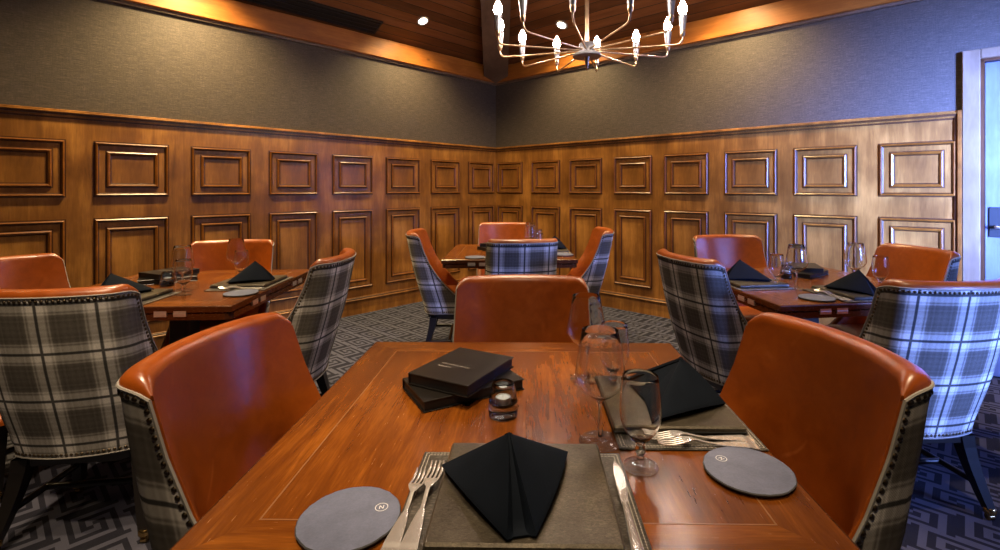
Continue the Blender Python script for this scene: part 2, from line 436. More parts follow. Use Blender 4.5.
def panelling(name, label, starts, wid, sgn, rz, x0, x1):
    m = M(); m.box(x0, x1, .001, BD, 0, ZR-.03, 0)
    # cap moulding
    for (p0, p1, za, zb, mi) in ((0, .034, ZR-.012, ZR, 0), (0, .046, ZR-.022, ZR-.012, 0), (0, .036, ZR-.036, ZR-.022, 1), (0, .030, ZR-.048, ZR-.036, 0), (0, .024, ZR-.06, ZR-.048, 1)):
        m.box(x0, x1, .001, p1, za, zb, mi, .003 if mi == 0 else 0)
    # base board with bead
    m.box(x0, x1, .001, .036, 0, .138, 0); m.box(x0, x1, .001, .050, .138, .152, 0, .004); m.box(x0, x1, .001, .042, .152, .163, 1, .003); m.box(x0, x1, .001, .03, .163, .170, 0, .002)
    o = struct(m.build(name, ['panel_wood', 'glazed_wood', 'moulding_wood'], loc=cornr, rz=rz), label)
    for (z0, z1) in PZ:
        proto = None
        for s in starts:
            x = s if sgn > 0 else -s - wid
            if proto is None:
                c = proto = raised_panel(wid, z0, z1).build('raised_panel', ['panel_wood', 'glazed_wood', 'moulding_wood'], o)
            else:
                c = proto.copy(); COL.objects.link(c)
            c.parent = o; c.location = (x, BD, 0)
    return o
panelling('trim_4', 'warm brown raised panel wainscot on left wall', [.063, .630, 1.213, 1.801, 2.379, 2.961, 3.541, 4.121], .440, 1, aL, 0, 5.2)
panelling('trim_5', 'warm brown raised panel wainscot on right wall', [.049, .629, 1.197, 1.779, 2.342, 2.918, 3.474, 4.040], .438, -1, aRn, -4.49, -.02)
# end stile beside the door
m = M(); m.box(-4.502, -4.478, .001, .048, 0, ZR, 0, .004); m.box(-4.478, -4.466, .001, .034, 0, ZR-.02, 1)
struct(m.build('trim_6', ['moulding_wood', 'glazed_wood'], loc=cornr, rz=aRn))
# door casing, door and handle
m = M()
for (x0, x1, z0, z1) in ((-DT0, -4.503, 0, 2.182), (-DT1-.088, -DT1, 0, 2.182)):
    m.box(x0, x1, .001, .040, z0, z1, 0, .005)
m.box(-DT1, -DT0, .001, .040, DZ, 2.182, 0, .005)
for (x0, x1, z0, z1) in ((-DT0-.02, -DT0, 0, DZ), (-DT1, -DT1+.02, 0, DZ), (-DT1, -DT0, DZ-.02, DZ)): m.box(x0, x1, -.12, .03, z0, z1, 1)
MAT['door_wood'] = wood('door_wood', (.15, .095, .055), (.30, .21, .14), (3, 3, .6), .35)
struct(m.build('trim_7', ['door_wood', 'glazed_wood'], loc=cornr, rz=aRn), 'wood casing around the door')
m = M(); m.box(-DT1+.022, -DT0-.022, -.055, -.012, .01, DZ-.022, 0, .003)
MAT['door_blue_cast'] = wood('door_blue_cast', (.085, .09, .14), (.17, .18, .27), (3, 3, .6), .38)  # blue of the daylight is partly mixed into this grey door colour
dr = struct(m.build('door_1', 'door_blue_cast', loc=cornr, rz=aRn), 'plain flush door at right edge, washed in blue daylight')
m = M(); xh = -DT0-.085
m.box(xh-.045, xh+.045, -.012, -.002, .93, 1.13, 0, .004); m.build('lock_plate', 'dark_metal', dr)
m = M(); m.lathe([(.018, 0), (.018, .03)], 12, cap=True); m2 = M()
m2.tube([(xh+.01, -.004, 1.0), (xh+.01, .045, 1.0), (xh+.0, .055, 1.0), (xh-.10, .055, 1.0)], [.011, .010, .009, .008], 8); m2.build('door_handle', 'chrome', dr, 50)

# floor frame fix: floor object spans x along dR [0,LEN], y along -perp; perpendicular of dR turned +90 is away from the room
# slot vent along the foot of the left ceiling slope
t = thing('air_vent', 'long black slot air vent in plank ceiling above left fascia', 'vent', None, (CX, CY, 0), aL)
sl = math.atan(SLOPE)
def slope_pt(y, off): return (y*1.0 - off*0 , ZC + y*SLOPE)
V0, V1 = 1.82, 3.6
m = M(); m.tf(Matrix.Translation((0, 0, ZC)) @ Matrix.Rotation(sl, 4, 'X'))
m.box(V0, V1, .075, .235, -.010, -.001); m.build('backing', 'vent_black', t)
m = M(); m.tf(Matrix.Translation((0, 0, ZC)) @ Matrix.Rotation(sl, 4, 'X'))
for (x0, x1, y0, y1) in ((V0-.012, V1+.012, .063, .075), (V0-.012, V1+.012, .235, .247), (V0-.012, V0, .075, .235), (V1, V1+.012, .075, .235)): m.box(x0, x1, y0, y1, -.018, -.001)
m.build('frame', 'dark_metal', t)
m = M(); m.tf(Matrix.Translation((0, 0, ZC)) @ Matrix.Rotation(sl, 4, 'X'))
for y in (.105, .155, .205): m.box(V0, V1, y-.004, y+.004, -.017, -.010)
m.build('slat', 'dark_metal', t)
# recessed downlights: two in view; further ones run on along each slope outside the frame
def downlight(t_, side, label):
    dist = .36
    base, along, inn, rz = (Vector((CX,CY,0)), dL, dR, aL) if side == 'L' else (Vector((CX,CY,0)), dR, dL, aRn)
    p = base + along*t_ + inn*dist; p.z = ZC + dist*SLOPE
    o = thing('recessed_downlight', label, 'ceiling light', 'ceiling downlights', p, rz); o.rotation_euler = (sl, 0, rz)
    m = M(); m.lathe([(.047, -.004), (.060, -.008), (.066, -.001)], 28); m.build('trim_ring', 'welt', o, 60)
    m = M(); m.lathe([(.0005, -.004), (.048, -.004)], 28); m.build('lens', 'can_lamp', o)
    return p, inn
P_L = downlight(1.425, 'L', 'lit recessed downlight in left ceiling slope')
P_R = downlight(1.346, 'R', 'lit recessed downlight in right ceiling slope, behind the chandelier')

# ------------------------------------------------------------------ chairs
def curve_tab():
    xs = [0.]; ys = [0.]; th = [0.]; ds = .002; x = y = 0.
    for i in range(1, 400):
        s = i*ds
        if s < .195: t = s/.60
        elif s < .275: t = .325 + (s-.195)/.080*(1.46-.325)
        else: t = 1.46 + .05*min(1, (s-.275)/.1)
        x += cos(t)*ds; y += sin(t)*ds; xs.append(x); ys.append(y); th.append(t)
    return xs, ys, th
CXS, CYS, CTH = curve_tab()
def base_pt(s):
    a = min(abs(s)/.002, 398.9); i = int(a); f = a - i; g = 1 if s >= 0 else -1
    return g*(CXS[i]*(1-f)+CXS[i+1]*f), CYS[i]*(1-f)+CYS[i+1]*f, g*(CTH[i]*(1-f)+CTH[i+1]*f)
def interp(tab, z):
    for (a, b), (c, d) in zip(tab, tab[1:]):
        if z <= c: return b + (d-b)*max(0, min(1, (z-a)/(c-a)))
    return tab[-1][1]
Z0, ZT = .325, .905
LTAB = [(.30, .605), (.345, .605), (.362, .588), (.385, .555), (.42, .512), (.46, .478), (.52, .430), (.60, .382), (.70, .343), (.80, .320), (.93, .302)]
LEAN = [(.30, .150), (.34, .143), (.40, .128), (.5, .098), (.65, .057), (.8, .024), (.93, 0)]
def shell_pt(u, z, off=0., du=0.):
    L = interp(LTAB, z)
    s = u*L; x, y, th = base_pt(s)
    k = 1 - .10*max(0, (.60-z)/.28)**1.5*(1 if True else 0)          # narrows a little towards the floor
    nx, ny = sin(th), -cos(th)
    k *= .97; z -= .016*max(0, (abs(u)-.82)/.18)**2*max(0, (z-.6)/(ZT-.6))
    return (x*k - nx*off, -.33 + interp(LEAN, z) + y - ny*off, z), s, (nx, ny)
def make_chair():
    root = thing('dining_chair')
    NU = 34; us = [-1 + 2*i/NU for i in range(NU+1)]
    zs = [Z0, .335, .345, .354, .362, .372, .385, .40, .42, .44, .46, .49, .52, .56, .60, .65, .70, .75, .80, .85, .885, ZT]
    TH = .040
    # plaid outer shell with boxed front edges
    m = M(); rows = []; uvs = []
    for z in zs:
        r = []; q = []
        for u in us:
            p, s, n = shell_pt(u, z); r.append(p); q.append((s, z))
        rows.append(r); uvs.append(q)
    m.grid(rows, 0, uvs)
    # underside of shell
    for i in range(NU):
        a = shell_pt(us[i], Z0)[0]; b = shell_pt(us[i+1], Z0)[0]; c = shell_pt(us[i+1], Z0, TH)[0]; d = shell_pt(us[i], Z0, TH)[0]
        m.add([a, b, c, d], [(3, 2, 1, 0)], 0, [(0,0)]*4)
    m.build('plaid_shell', 'plaid', root, 60)
    # leather inside, rolled over the top
    m = M(); rows = []
    def inner(u, z):
        a = Vector(shell_pt(u*.998, z, TH + .012*(1-u**8)*min(1, (z-.33)*6))[0])
        w = max(0, min(1, (z-.50)/.20)); w = w*w*(3-2*w)
        e = shell_pt(1, z)[0]; b0 = shell_pt(0, z)[0]; conc = e[1] - b0[1] - .050
        f = Vector(((e[0]-.004)*u, e[1] + .004 - conc*(1-abs(u)**2.4), shell_pt(u, z)[0][2]))
        p = a.lerp(f, w); p.z = f.z; return p
    iz = [.35, .362, .372, .385, .40, .42, .44, .46, .49, .52, .56, .60, .65, .70, .75, .80, .85, .885, ZT]
    for z in iz:
        rows.append([tuple(inner(u, z)) for u in us])
    for k in range(1, 9):
        a = pi*k/8; rows.append([])
        for u in us:
            o = Vector(shell_pt(u, ZT)[0]); q_ = inner(u, ZT); p = o.lerp(q_, .5+.5*cos(a)); h = min(.024, .006 + .45*(o-q_).length)
            rows[-1].append((p.x, p.y, o.z + h*sin(a)))
    m.grid(rows, 0, None, flip=True)
    for e in (0, NU):
        er = []
        for z in zs:
            g = -1 if e == 0 else 1; th = shell_pt(us[e], z)[2]; fw = Vector((-th[1], th[0], 0))*g
            o = Vector(shell_pt(us[e], z)[0]); q_ = inner(us[e], z); l_ = min(1, (o-q_).length/.03)
            er.append([tuple(o.lerp(q_, k/6) + fw*((.003+.008*l_)*sin(pi*k/6))) for k in range(7)])
        m.grid(er, 0, None, flip=(e == 0))
    n0 = len(iz) - 1
    for e, fl in ((0, False), (NU, True)):
        loop = [rows[i][e] for i in range(n0, len(rows))]; m.add(loop, [list(range(len(loop)))[::(1 if fl else -1)]])
    m.build('leather_back', 'leather', root, 60)
    # welt cord and nailheads
    m = M()
    zz = [Z0 + (ZT-Z0)*i/40 for i in range(41)]
    for e in (-1, 1):
        m.tube([shell_pt(e, z, -.001)[0] for z in zz], .0035, 6)
    m.tube([shell_pt(u, ZT, -.001)[0] for u in us], .003, 6)
    m.tube([shell_pt(u, Z0, -.001)[0] for u in us], .003, 6)
    m.build('welt_cord', 'welt', root, 50)
    def nails(pts, nrm_of):
        m = M()
        acc = 0; last = Vector(pts[0]); sp = .0155
        for i in range(1, len(pts)):
            p = Vector(pts[i]); d = (p-last).length
            while acc + d >= sp:
                last = last.lerp(p, (sp-acc)/d); d = (p-last).length; acc = 0; m.dome(last, nrm_of(i), .0058)
            acc += d; last = p
        m.build('nailhead_row', 'nail_brass', root, 60)
    for e in (-1, 1):
        pts = [shell_pt(e*(1-.013/interp(LTAB, z)), z, -.0006)[0] for z in zz]
        nrm = lambda i, e=e: (*shell_pt(e*.97, zz[i])[2], 0)
        nails(pts, nrm)
    fu = [-1 + 2*i/60 for i in range(61)]
    pts = [shell_pt(u*.99, ZT-.012, -.0005)[0] for u in fu]; nails(pts, lambda i: (*shell_pt(fu[i], ZT)[2], 0))
    pts = [shell_pt(u*.99, Z0+.012, -.0005)[0] for u in fu]; nails(pts, lambda i: (*shell_pt(fu[i], Z0)[2], 0))
    # seat cushion: fills the tub and rounds over at the front
    m = M(); pts = []
    for i in range(41):
        u = -1 + 2*i/40; pts.append(Vector(shell_pt(u*.93, .372, TH + .004)[0][:2]))
    yf = .208; a0 = pts[-1]; b0 = pts[0]
    for k in range(1, 9):
        t = pi/2*k/9; pts.append(Vector((a0.x - .045*(1-cos(t)), a0.y + (yf-a0.y)*sin(t))))
    for k in range(9): pts.append(Vector((a0.x-.045 + (b0.x-a0.x+.09)*k/8, yf)))
    for k in range(8, 0, -1):
        t = pi/2*k/9; pts.append(Vector((b0.x + .045*(1-cos(t)), b0.y + (yf-b0.y)*sin(t))))
    cen = Vector((0, .06)); rows = []
    for sc, z in ((.90, .35), (.985, .358), (1, .385), (1, .425), (.97, .448), (.88, .463), (.72, .471), (.4, .474), (.02, .474)):
        r = [(cen.x + (p.x-cen.x)*sc, cen.y + (p.y-cen.y)*sc, z) for p in pts]; rows.append(r + [r[0]])
    m.grid(rows, 0)
    m.build('seat_cushion', 'leather', root, 60)
    m = M(); m.box(-.225, .225, .195, .224, Z0+.002, .362, 0, .006)
    for f in range(len(m.f)): m.uv[f] = [(m.v[i][0], m.v[i][2]) for i in m.f[f]]
    m.build('front_rail', 'plaid', root)
    m = M(); m.prism([(-.14,-.145),(.14,-.145),(.20,-.085),(.215,0),(.215,.198),(-.215,.198),(-.215,0),(-.20,-.085)], .285, .35); m.build('seat_frame', 'black_wood', root)
    LEGS = [((-.19, -.10), (-.235, -.165)), ((.19, -.10), (.235, -.165)), ((-.195, .165), (-.205, .18)), ((.195, .165), (.205, .18))]
    mids = []
    for (a, b) in LEGS:
        m = M(); rows = []
        for k in range(7):
            t = k/6; z = .30*(1-t) + .036*t; tt = t**1.35
            x = a[0]*(1-tt)+b[0]*tt; y = a[1]*(1-tt)+b[1]*tt; h = .026*(1-t)+.015*t
            rows.append([(x-h, y-h, z), (x+h, y-h, z), (x+h, y+h, z), (x-h, y+h, z), (x-h, y-h, z)])
            if k == 4: mids.append((x, y, z))
        m.grid(rows, 0, None, flip=True); m.add(rows[-1][:4], [(3,2,1,0)])
        lg = m.build('leg', 'black_wood', root)
        m = M(); m.lathe([(.017, .026), (.021, .030), (.021, .046), (.018, .05)], 12, c=(b[0], b[1], 0), cap=True)
        m.tf(Matrix.Translation((b[0], b[1], .014)) @ Matrix.Rotation(pi/2, 4, 'Y')); m.lathe([(.006, -.010), (.0135, -.009), (.0135, .009), (.006, .010)], 14, cap=True)
        m.build('caster', 'brass', lg, 40)
    for (i, j) in ((0, 2), (1, 3)):
        m = M(); m.tube([mids[i], mids[j]], .012, 8); m.build('stretcher', 'black_wood', root, 50)
    m = M(); a = (Vector(mids[0])+Vector(mids[2]))/2; b = (Vector(mids[1])+Vector(mids[3]))/2
    m.tube([a, b], .012, 8); m.build('stretcher', 'black_wood', root, 50)
    return root
chair = make_chair()
# (back centre x, y, facing angle, label)
G1, G2, G3, G4 = 'chairs at the near table', 'chairs at the left table', 'chairs at the right table', 'chairs at the corner table'
CH = [
 (-.705, 1.078, -95, 'orange leather chair at the left side of the near table', G1),
 (.802, 1.085, 94, 'orange leather chair at the right side of the near table', G1),
 (.085, 1.885, 180, 'leather chair facing us behind the far end of the near table', G1),
 (-1.475, 1.547, 8, 'chair at left edge showing its plaid back in front of the left table', G2),
 (-.743, 2.488, 92, 'chair with plaid back turned to us at right side of the left table', G2),
 (-1.686, 3.167, 194, 'leather chair behind the left table, against the panelled wall', G2),
 (-2.41, 2.30, -110, 'leather chair cut off by left edge, beyond the plaid chair back', G2),
 (1.615, 1.68, 3, 'chair at right edge showing its blue-lit plaid back before the right table', G3),
 (.843, 2.43, -77, 'chair with dark plaid back at left side of the right table', G3),
 (1.567, 3.51, 184, 'leather chair behind the right table, left of the wine glasses', G3),
 (2.40, 2.73, 92, 'leather chair at right side of the right table, near the door', G3),
 (.159, 3.11, 8, 'plaid backed chair in front of the corner table, back to us', G4),
 (.04, 4.81, 181, 'leather chair on the far side of the corner table', G4),
 (-.73, 3.83, -88, 'chair in profile at left side of the corner table', G4),
 (.92, 4.0, 88, 'chair in profile at right side of the corner table', G4),
]
SH = 20/492
for i, (x, y, a, lab, g) in enumerate(CH):
    x -= SH*y; a += 2.3 if 60 < abs(a) < 130 else 0
    a = R(a); ox = x - (-sin(a))*(-.33); oy = y - cos(a)*(-.33)
    place(chair, i == 0, (ox, oy, 0), a, lab, 'chair', g)

# ------------------------------------------------------------------ tables
TS = .4825; TZ = .75
def make_table():
    root = thing('dining_table')
    m = M(); b = .006; B = .095; z1 = TZ; z0 = TZ-.030
    i_ = TS-b; c = TS-B; ins = TS
    # top: centre field + four mitred border boards, each with its own grain
    def face(pts, rot, ou):
        uv = [((-y if rot else x)+ou, (x if rot else y)+ou*1.7) for x, y in pts]
        m.add([(x, y, z1) for x, y in pts], [tuple(range(len(pts)))], 0, uv)
    face([(-c,-c),(c,-c),(c,c),(-c,c)], False, .31)
    face([(-i_,-i_),(i_,-i_),(c,-c),(-c,-c)], True, 1.7)
    face([(i_,-i_),(i_,i_),(c,c),(c,-c)], False, 2.9)
    face([(i_,i_),(-i_,i_),(-c,c),(c,c)], True, 4.3)
    face([(-i_,i_),(-i_,-i_),(-c,-c),(-c,c)], False, 5.9)
    ring = lambda d, z: [(-TS+d,-TS+d,z),(TS-d,-TS+d,z),(TS-d,TS-d,z),(-TS+d,TS-d,z)]
    vs = ring(b, z1)+ring(.0015, z1-.002)+ring(0, z1-b)+ring(0, z0+.004)+ring(.004, z0)
    fs = []
    for k in range(4):
        for i in range(4): fs.append((k*4+i, (k+1)*4+i, (k+1)*4+(i+1) % 4, k*4+(i+1) % 4)[::-1])
    fs.append((19, 18, 17, 16)); m.add(vs, fs, 1)
    top = m.build('tabletop', ['table_wood', 'table_edge'], root)
    m = M(); e = .0009; w = .0013
    for (x0,x1,y0,y1) in ((-c-w,c+w,-c-w,-c+w),(-c-w,c+w,c-w,c+w),(-c-w,-c+w,-c,c),(c-w,c+w,-c,c)): m.box(x0,x1,y0,y1,z1-.002,z1+.0003)
    m.build('inlay_line', 'inlay', top)
    # folded round leaves and hinges on each edge
    rad = TS*math.sqrt(2)
    for k in range(4):
        m = M(); m.tf(Matrix.Rotation(k*pi/2, 4, 'Z'))
        arc = [(rad*sin(t), 2*TS - rad*cos(t) - .0) for t in [(-pi/4+.03) + i*(pi/2-.06)/24 for i in range(25)]]
        poly = [(-TS+.03, TS-.004), (TS-.03, TS-.004)] + [(x, -(y - TS) + TS if False else y) for x, y in arc[::-1]]
        poly = [(x, y) for x, y in poly if y <= TS]
        m.prism(poly[::-1], z0-.030, z0-.004, 0); lf = m.build('folding_leaf', 'table_edge', root)
        for x in (-.27, -.19, .19, .27):
            m = M(); m.tf(Matrix.Rotation(k*pi/2, 4, 'Z')); m.box(x-.026, x+.026, TS-.008, TS+.0015, z0-.014, z0+.010)
            m.tf(Matrix.Rotation(k*pi/2, 4, 'Z') @ Matrix.Translation((x, TS, z0-.002)) @ Matrix.Rotation(pi/2, 4, 'Y')); m.lathe([(.003, -.026), (.003, .026)], 8, cap=True)
            m.build('hinge', 'chrome', lf)
    m = M(); m.box(-.24, .24, -.24, .24, z0-.075, z0-.030, 0, .004); m.box(-.05, .05, -.05, .05, .08, z0-.07, 0, .006); m.build('pedestal', 'black_wood', root)
    m = M(); m.box(-.29, .29, -.035, .035, .004, .05, 0, .006); m.box(-.035, .035, -.29, .29, .004, .05, 0, .006); m.box(-.085, .085, -.085, .085, .045, .09, 0, .01)
    for (x, y) in ((-.27,0),(.27,0),(0,-.27),(0,.27)): m.lathe([(.018, 0), (.018, .006)], 12, c=(x, y, 0), cap=True)
    m.build('base', 'black_wood', root)
    return root
tproto = make_table()
TB = {'near': (.046, 1.126, -.9), 'left': (-1.64, 2.56, 3.2), 'right': (1.64, 2.65, 7.5), 'corner': (.08, 3.96, 1)}
TB = {k: (x-SH*y, y, a) for k, (x, y, a) in TB.items()}
TLAB = {'near': 'large polished brown wood table nearest to us, mitred top with menus', 'left': 'square brown wood table at left beside the panelled wall',
        'right': 'square brown wood table at right, near the blue-lit door', 'corner': 'dark wood table in the far corner behind plaid chair back'}
for i, k in enumerate(TB):
    x, y, a = TB[k]; place(tproto, i == 0, (x, y, 0), R(a), TLAB[k], 'table', 'square dining tables')
def tl(k, x, y):                                   # table-local to world
    cx, cy, a = TB[k]; a = R(a); return cx + x*cos(a) - y*sin(a), cy + x*sin(a) + y*cos(a), R(TB[k][2])

# ------------------------------------------------------------------ table ware
def make_placemat():
    r = thing('placemat')
    m = M(); m.box(-.183, .183, -.142, .142, 0, .0035, 0, .0012); b = m.build('mat_body', 'placemat', r)
    for d in (.006, .012):
        m = M(); X, Y = .183-d, .142-d
        for (x0,y0,x1,y1) in ((-X,-Y,X,-Y),(-X,Y,X,Y),(-X,-Y,-X,Y),(X,-Y,X,Y)):
            n = int(math.hypot(x1-x0, y1-y0)/.006)
            for i in range(n):
                t = (i+.5)/n; cx, cy = x0+(x1-x0)*t, y0+(y1-y0)*t; hx, hy = (.0021, .0007) if x1 != x0 else (.0007, .0021)
                m.box(cx-hx, cx+hx, cy-hy, cy+hy, .003, .0041)
        m.build('stitching', 'stitch', r)
    return r
def make_charger():
    r = thing('leather_charger'); m = M(); m.box(-.137, .137, -.134, .134, 0, .017, 0, .0035)
    m.build('padded_board', 'charger', r, 30)
    m = M(); m.box(-.1375, .1375, -.1345, .1345, .0035, .0075, 0, .001); m.build('edge_binding', 'bulk_black', r); return r
def make_napkin():
    r = thing('folded_napkin'); m = M()
    P = Vector((-.012, -.018, .102)); Mf = Vector((-.010, -.112, .004)); Lp = Vector((-.112, .078, .010)); Rp = Vector((.112, .078, .010))
    rows = []; NR = 14
    for k in range(NR+1):
        t = k/NR; q_ = P.lerp(Mf, t); eL = P.lerp(Lp, t); eR = P.lerp(Rp, t); w = .0015 + .019*t**1.3
        q_.z += .006*sin(pi*t)
        lipL = q_ + Vector((-w, 0, .001)); lipR = q_ + Vector((w, 0, .001)); row = []
        for j in range(7):
            s = j/6; p = eL.lerp(lipL, s); p += Vector((-.5, -.5, .6))*(.010*sin(pi*s)*t); row.append(p)
        row += [lipL + Vector((w*.25, .002*t, -.005*t - .001)), q_ + Vector((-w*.5, .006*t, -.017*t)), q_ + Vector((w*.5, .006*t, -.017*t)), lipR + Vector((-w*.25, .002*t, -.004*t - .001))]
        for j in range(7):
            s = 1 - j/6; p = eR.lerp(lipR, s); p += Vector((.5, -.5, .6))*(.010*sin(pi*s)*t); row.append(p)
        rows.append([(p.x, p.y, max(p.z, .0035)) for p in row])
    m.grid(rows, 0, None, flip=True)
    o = m.build('outer_fold', 'napkin', r, 45)
    md = o.modifiers.new('thick', 'SOLIDIFY'); md.thickness = .006; md.offset = -1
    md = o.modifiers.new('soft', 'BEVEL'); md.width = .0015; md.segments = 2; md.limit_method = 'ANGLE'; md.angle_limit = R(50)
    # inner leaves tucked behind the outer fold
    m = M(); c = Vector((0, .02, 0)); P2 = P + Vector((0, .006, -.010)); M2 = Mf + Vector((0, .016, -.003)); L2_ = Lp + Vector((.004, -.002, -.009)); R2_ = Rp + Vector((-.004, -.002, -.009))
    fl = [Vector((p.x, p.y, .0005)) for p in (M2, L2_, R2_)]
    B_ = Vector((0, .060, .006))
    vs = [P2, fl[0], fl[1], fl[2], B_]
    m.add([tuple(p) for p in vs], [(0,2,1),(0,1,3),(0,4,2),(0,3,4),(1,2,4,3)])
    m.build('inner_fold', 'napkin', r)
    return r
def fork_mesh(L, w):
    m = M(); th = .0016
    def zc(t): return .0045 + .0085*math.exp(-((t-.66)/.15)**2) + (.005*max(0, (t-.86)/.14)**2) - .002*(1 if t < .05 else 0)
    def wd(t):
        if t < .42: return .0075*(1-t/.42)**.6*w/.024*1.3 + .0032
        if t < .62: return .0030
        return .0030 + (w/2 - .003)*min(1, (t-.62)/.11)**.7
    st = [i/30*.745 for i in range(31)]
    def strip(xl, xr, ts):
        rows = []
        for t in ts:
            y = t*L; a, b = xl(t), xr(t); z = zc(t); rows.append([(a, y, z), (a, y, z+th), ((a+b)/2, y, z+th*1.5), (b, y, z+th), (b, y, z), (a, y, z)])
        m.grid(rows, 0, None, flip=True); m.add(rows[0][:5], [(0,1,2,3,4)]); m.add(rows[-1][:5], [(4,3,2,1,0)])
    strip(lambda t: -wd(t), lambda t: wd(t), st)
    tw = w*.155
    for k in range(4):
        c = (-1.5+k)*(w-tw)/3
        strip(lambda t, c=c: c - tw/2*(1-.5*max(0, (t-.93)/.07)), lambda t, c=c: c + tw/2*(1-.5*max(0, (t-.93)/.07)), [.742 + i*.258/10 for i in range(11)])
    return m
def make_fork(name, L, w):
    return fork_mesh(L, w).build(name, 'steel', None, 40)
def make_knife():
    r = thing('dinner_knife')
    m = M(); rows = []
    for i in range(25):
        t = i/24; y = t*.125; h = .0115*(1-max(0, (t-.55)/.45)**2.2)*(.62+.38*min(1, t/.35)); off = .003*(t-.5)
        rows.append([(-h*.55+off, y, .0035), (-h*.5+off, y, .0055), (h+off, y, .0045), (-h*.55+off, y, .0035)])
    m.grid(rows, 0, None, flip=True); m.tf(Matrix.Translation((0, .112, 0)))
    mm = M(); mm.tf(Matrix.Translation((0, .113, 0))); mm.v = []; mm.grid(rows, 0, None, flip=True); mm.build('blade', 'steel', r, 40)
    m = M(); rows = []
    for i in range(15):
        t = i/14; y = t*.115; h = .0045 + .0045*(1-t)**1.2; z = .0035
        n = 10; rows.append([(h*cos(2*pi*k/n), y, z+.0015+.0030*sin(2*pi*k/n)) for k in range(n+1)])
    m.grid(rows, 0, None); m.add(rows[0][:-1], [list(range(10))]); m.add(rows[-1][:-1], [list(range(10))[::-1]]); m.build('handle', 'steel', r, 40)
    return r
def make_plate():
    r = thing('bread_plate')
    m = M(); prof = [(.0005, .001), (.070, .001), (.0735, .003)]; n = 64
    m.lathe(prof, n)
    vs = []; rnd = random.Random(3)
    rr = [.075 + rnd.uniform(-.0006, .0006) for _ in range(n)]
    rows = [[(.0735*cos(2*pi*i/n), .0735*sin(2*pi*i/n), .003) for i in range(n+1)], [(rr[i % n]*cos(2*pi*i/n), rr[i % n]*sin(2*pi*i/n), .0065) for i in range(n+1)],
            [((rr[i % n]-.0015)*cos(2*pi*i/n), (rr[i % n]-.0015)*sin(2*pi*i/n), .008) for i in range(n+1)]]
    m.grid(rows, 1); m.add(rows[2][:-1], [list(range(n))], 0); m.build('slate_disc', ['slate', 'slate_edge'], r)
    # small circled N near the rim
    m = M(); cx, cy, z = .046, .010, .0083
    ring = []
    for rad in (.0098, .0088): ring.append([(cx+rad*cos(2*pi*i/32), cy+rad*sin(2*pi*i/32), z) for i in range(33)])
    m.grid(ring[::-1], 0)
    k = .0040; s = .0012
    m.add([(cx-k+.0*s, cy-k, z), (cx-k+s, cy-k, z), (cx-k+s+.0012, cy+k, z), (cx-k+.0012, cy+k, z)], [(0,1,2,3)])
    m.add([(cx+k-s-.0012, cy-k, z), (cx+k-.0012, cy-k, z), (cx+k, cy+k, z), (cx+k-s, cy+k, z)], [(0,1,2,3)])
    m.add([(cx-k+.0012, cy+k, z), (cx+k-s-.0012, cy-k, z), (cx+k-.0012, cy-k, z), (cx-k+s+.0012, cy+k, z)], [(0,1,2,3)])
    m.build('circled_letter', 'white_print', r); return r
def make_wine():
    r = thing('wine_glass'); n = 40
    m = M(); m.lathe([(.0005, .0035), (.012, .0042), (.03, .0022), (.0418, .0016), (.0422, .0006), (.040, 0), (.0005, 0)][::-1], n); m.build('foot', 'foot_glass', r, 60)
    m = M(); m.lathe([(.0085, .0042), (.0048, .010), (.0036, .022), (.0034, .060), (.0040, .076), (.0075, .083)], 20); m.build('stem', 'stem_glass', r, 60)
    m = M(); pr = [(.0005, .080), (.008, .0825), (.022, .0905), (.038, .104), (.0475, .119), (.0498, .129), (.0490, .140), (.0455, .165), (.0405, .195), (.0360, .220)]
    sm = []
    for i in range(len(pr)-1):
        a, b = pr[i], pr[i+1]
        for k in range(3): sm.append((a[0]+(b[0]-a[0])*k/3, a[1]+(b[1]-a[1])*k/3))
    sm.append(pr[-1]); inn = [(x-.0009, z) for x, z in pr[::-1] if x > .01]
    m.lathe(pr + [(.0357, .2208), (.0350, .220)] + inn[1:] + [(.0005, .082)], n); m.build('bowl', 'glass', r, 80); return r
def make_goblet():
    r = thing('water_goblet'); n = 40
    m = M(); m.lathe([(.0005, 0), (.029, 0), (.0315, .0012), (.031, .0025), (.02, .0045), (.011, .0075), (.0005, .008)], n); m.build('foot', 'foot_glass', r, 60)
    m = M(); m.lathe([(.011, .007), (.0075, .012), (.0062, .020), (.0090, .026), (.0105, .030), (.0085, .035), (.0075, .040), (.011, .046), (.016, .050)], 24); m.build('stem', 'stem_glass', r, 60)
    m = M(); pr = [(.0005, .047), (.010, .048), (.020, .055), (.029, .067), (.0350, .083), (.0372, .098), (.0368, .112), (.0350, .135), (.0325, .156), (.0315, .164)]
    inn = [(x-.0012, z) for x, z in pr[::-1] if x > .012]
    m.lathe(pr + [(.0311, .1648)] + inn + [(.0005, .0505)], n); m.build('bowl', 'glass', r, 80); return r
def make_votive():
    r = thing('candle_holder'); n = 32
    m = M(); m.lathe([(.0005, 0), (.030, 0), (.0325, .003), (.0328, .014), (.0315, .030), (.0285, .055), (.0262, .066), (.0235, .072), (.0205, .0735), (.0185, .071), (.0215, .064), (.0240, .050), (.0245, .034), (.020, .024), (.010, .021), (.0005, .020)], n)
    m.build('glass_body', 'smoke_glass', r, 70)
    m = M(); m.lathe([(.0005, .0245), (.0165, .0245), (.0172, .026), (.0172, .041), (.0160, .042), (.0158, .039), (.0005, .039)], 24); tlt = m.build('tealight', 'chrome', r, 40)
    m = M(); m.lathe([(.0005, .0392), (.0157, .0392)], 20); m.tube([(0,0,.039), (0,.001,.048)], .0009, 5); m.build('wax', 'wax', tlt); return r
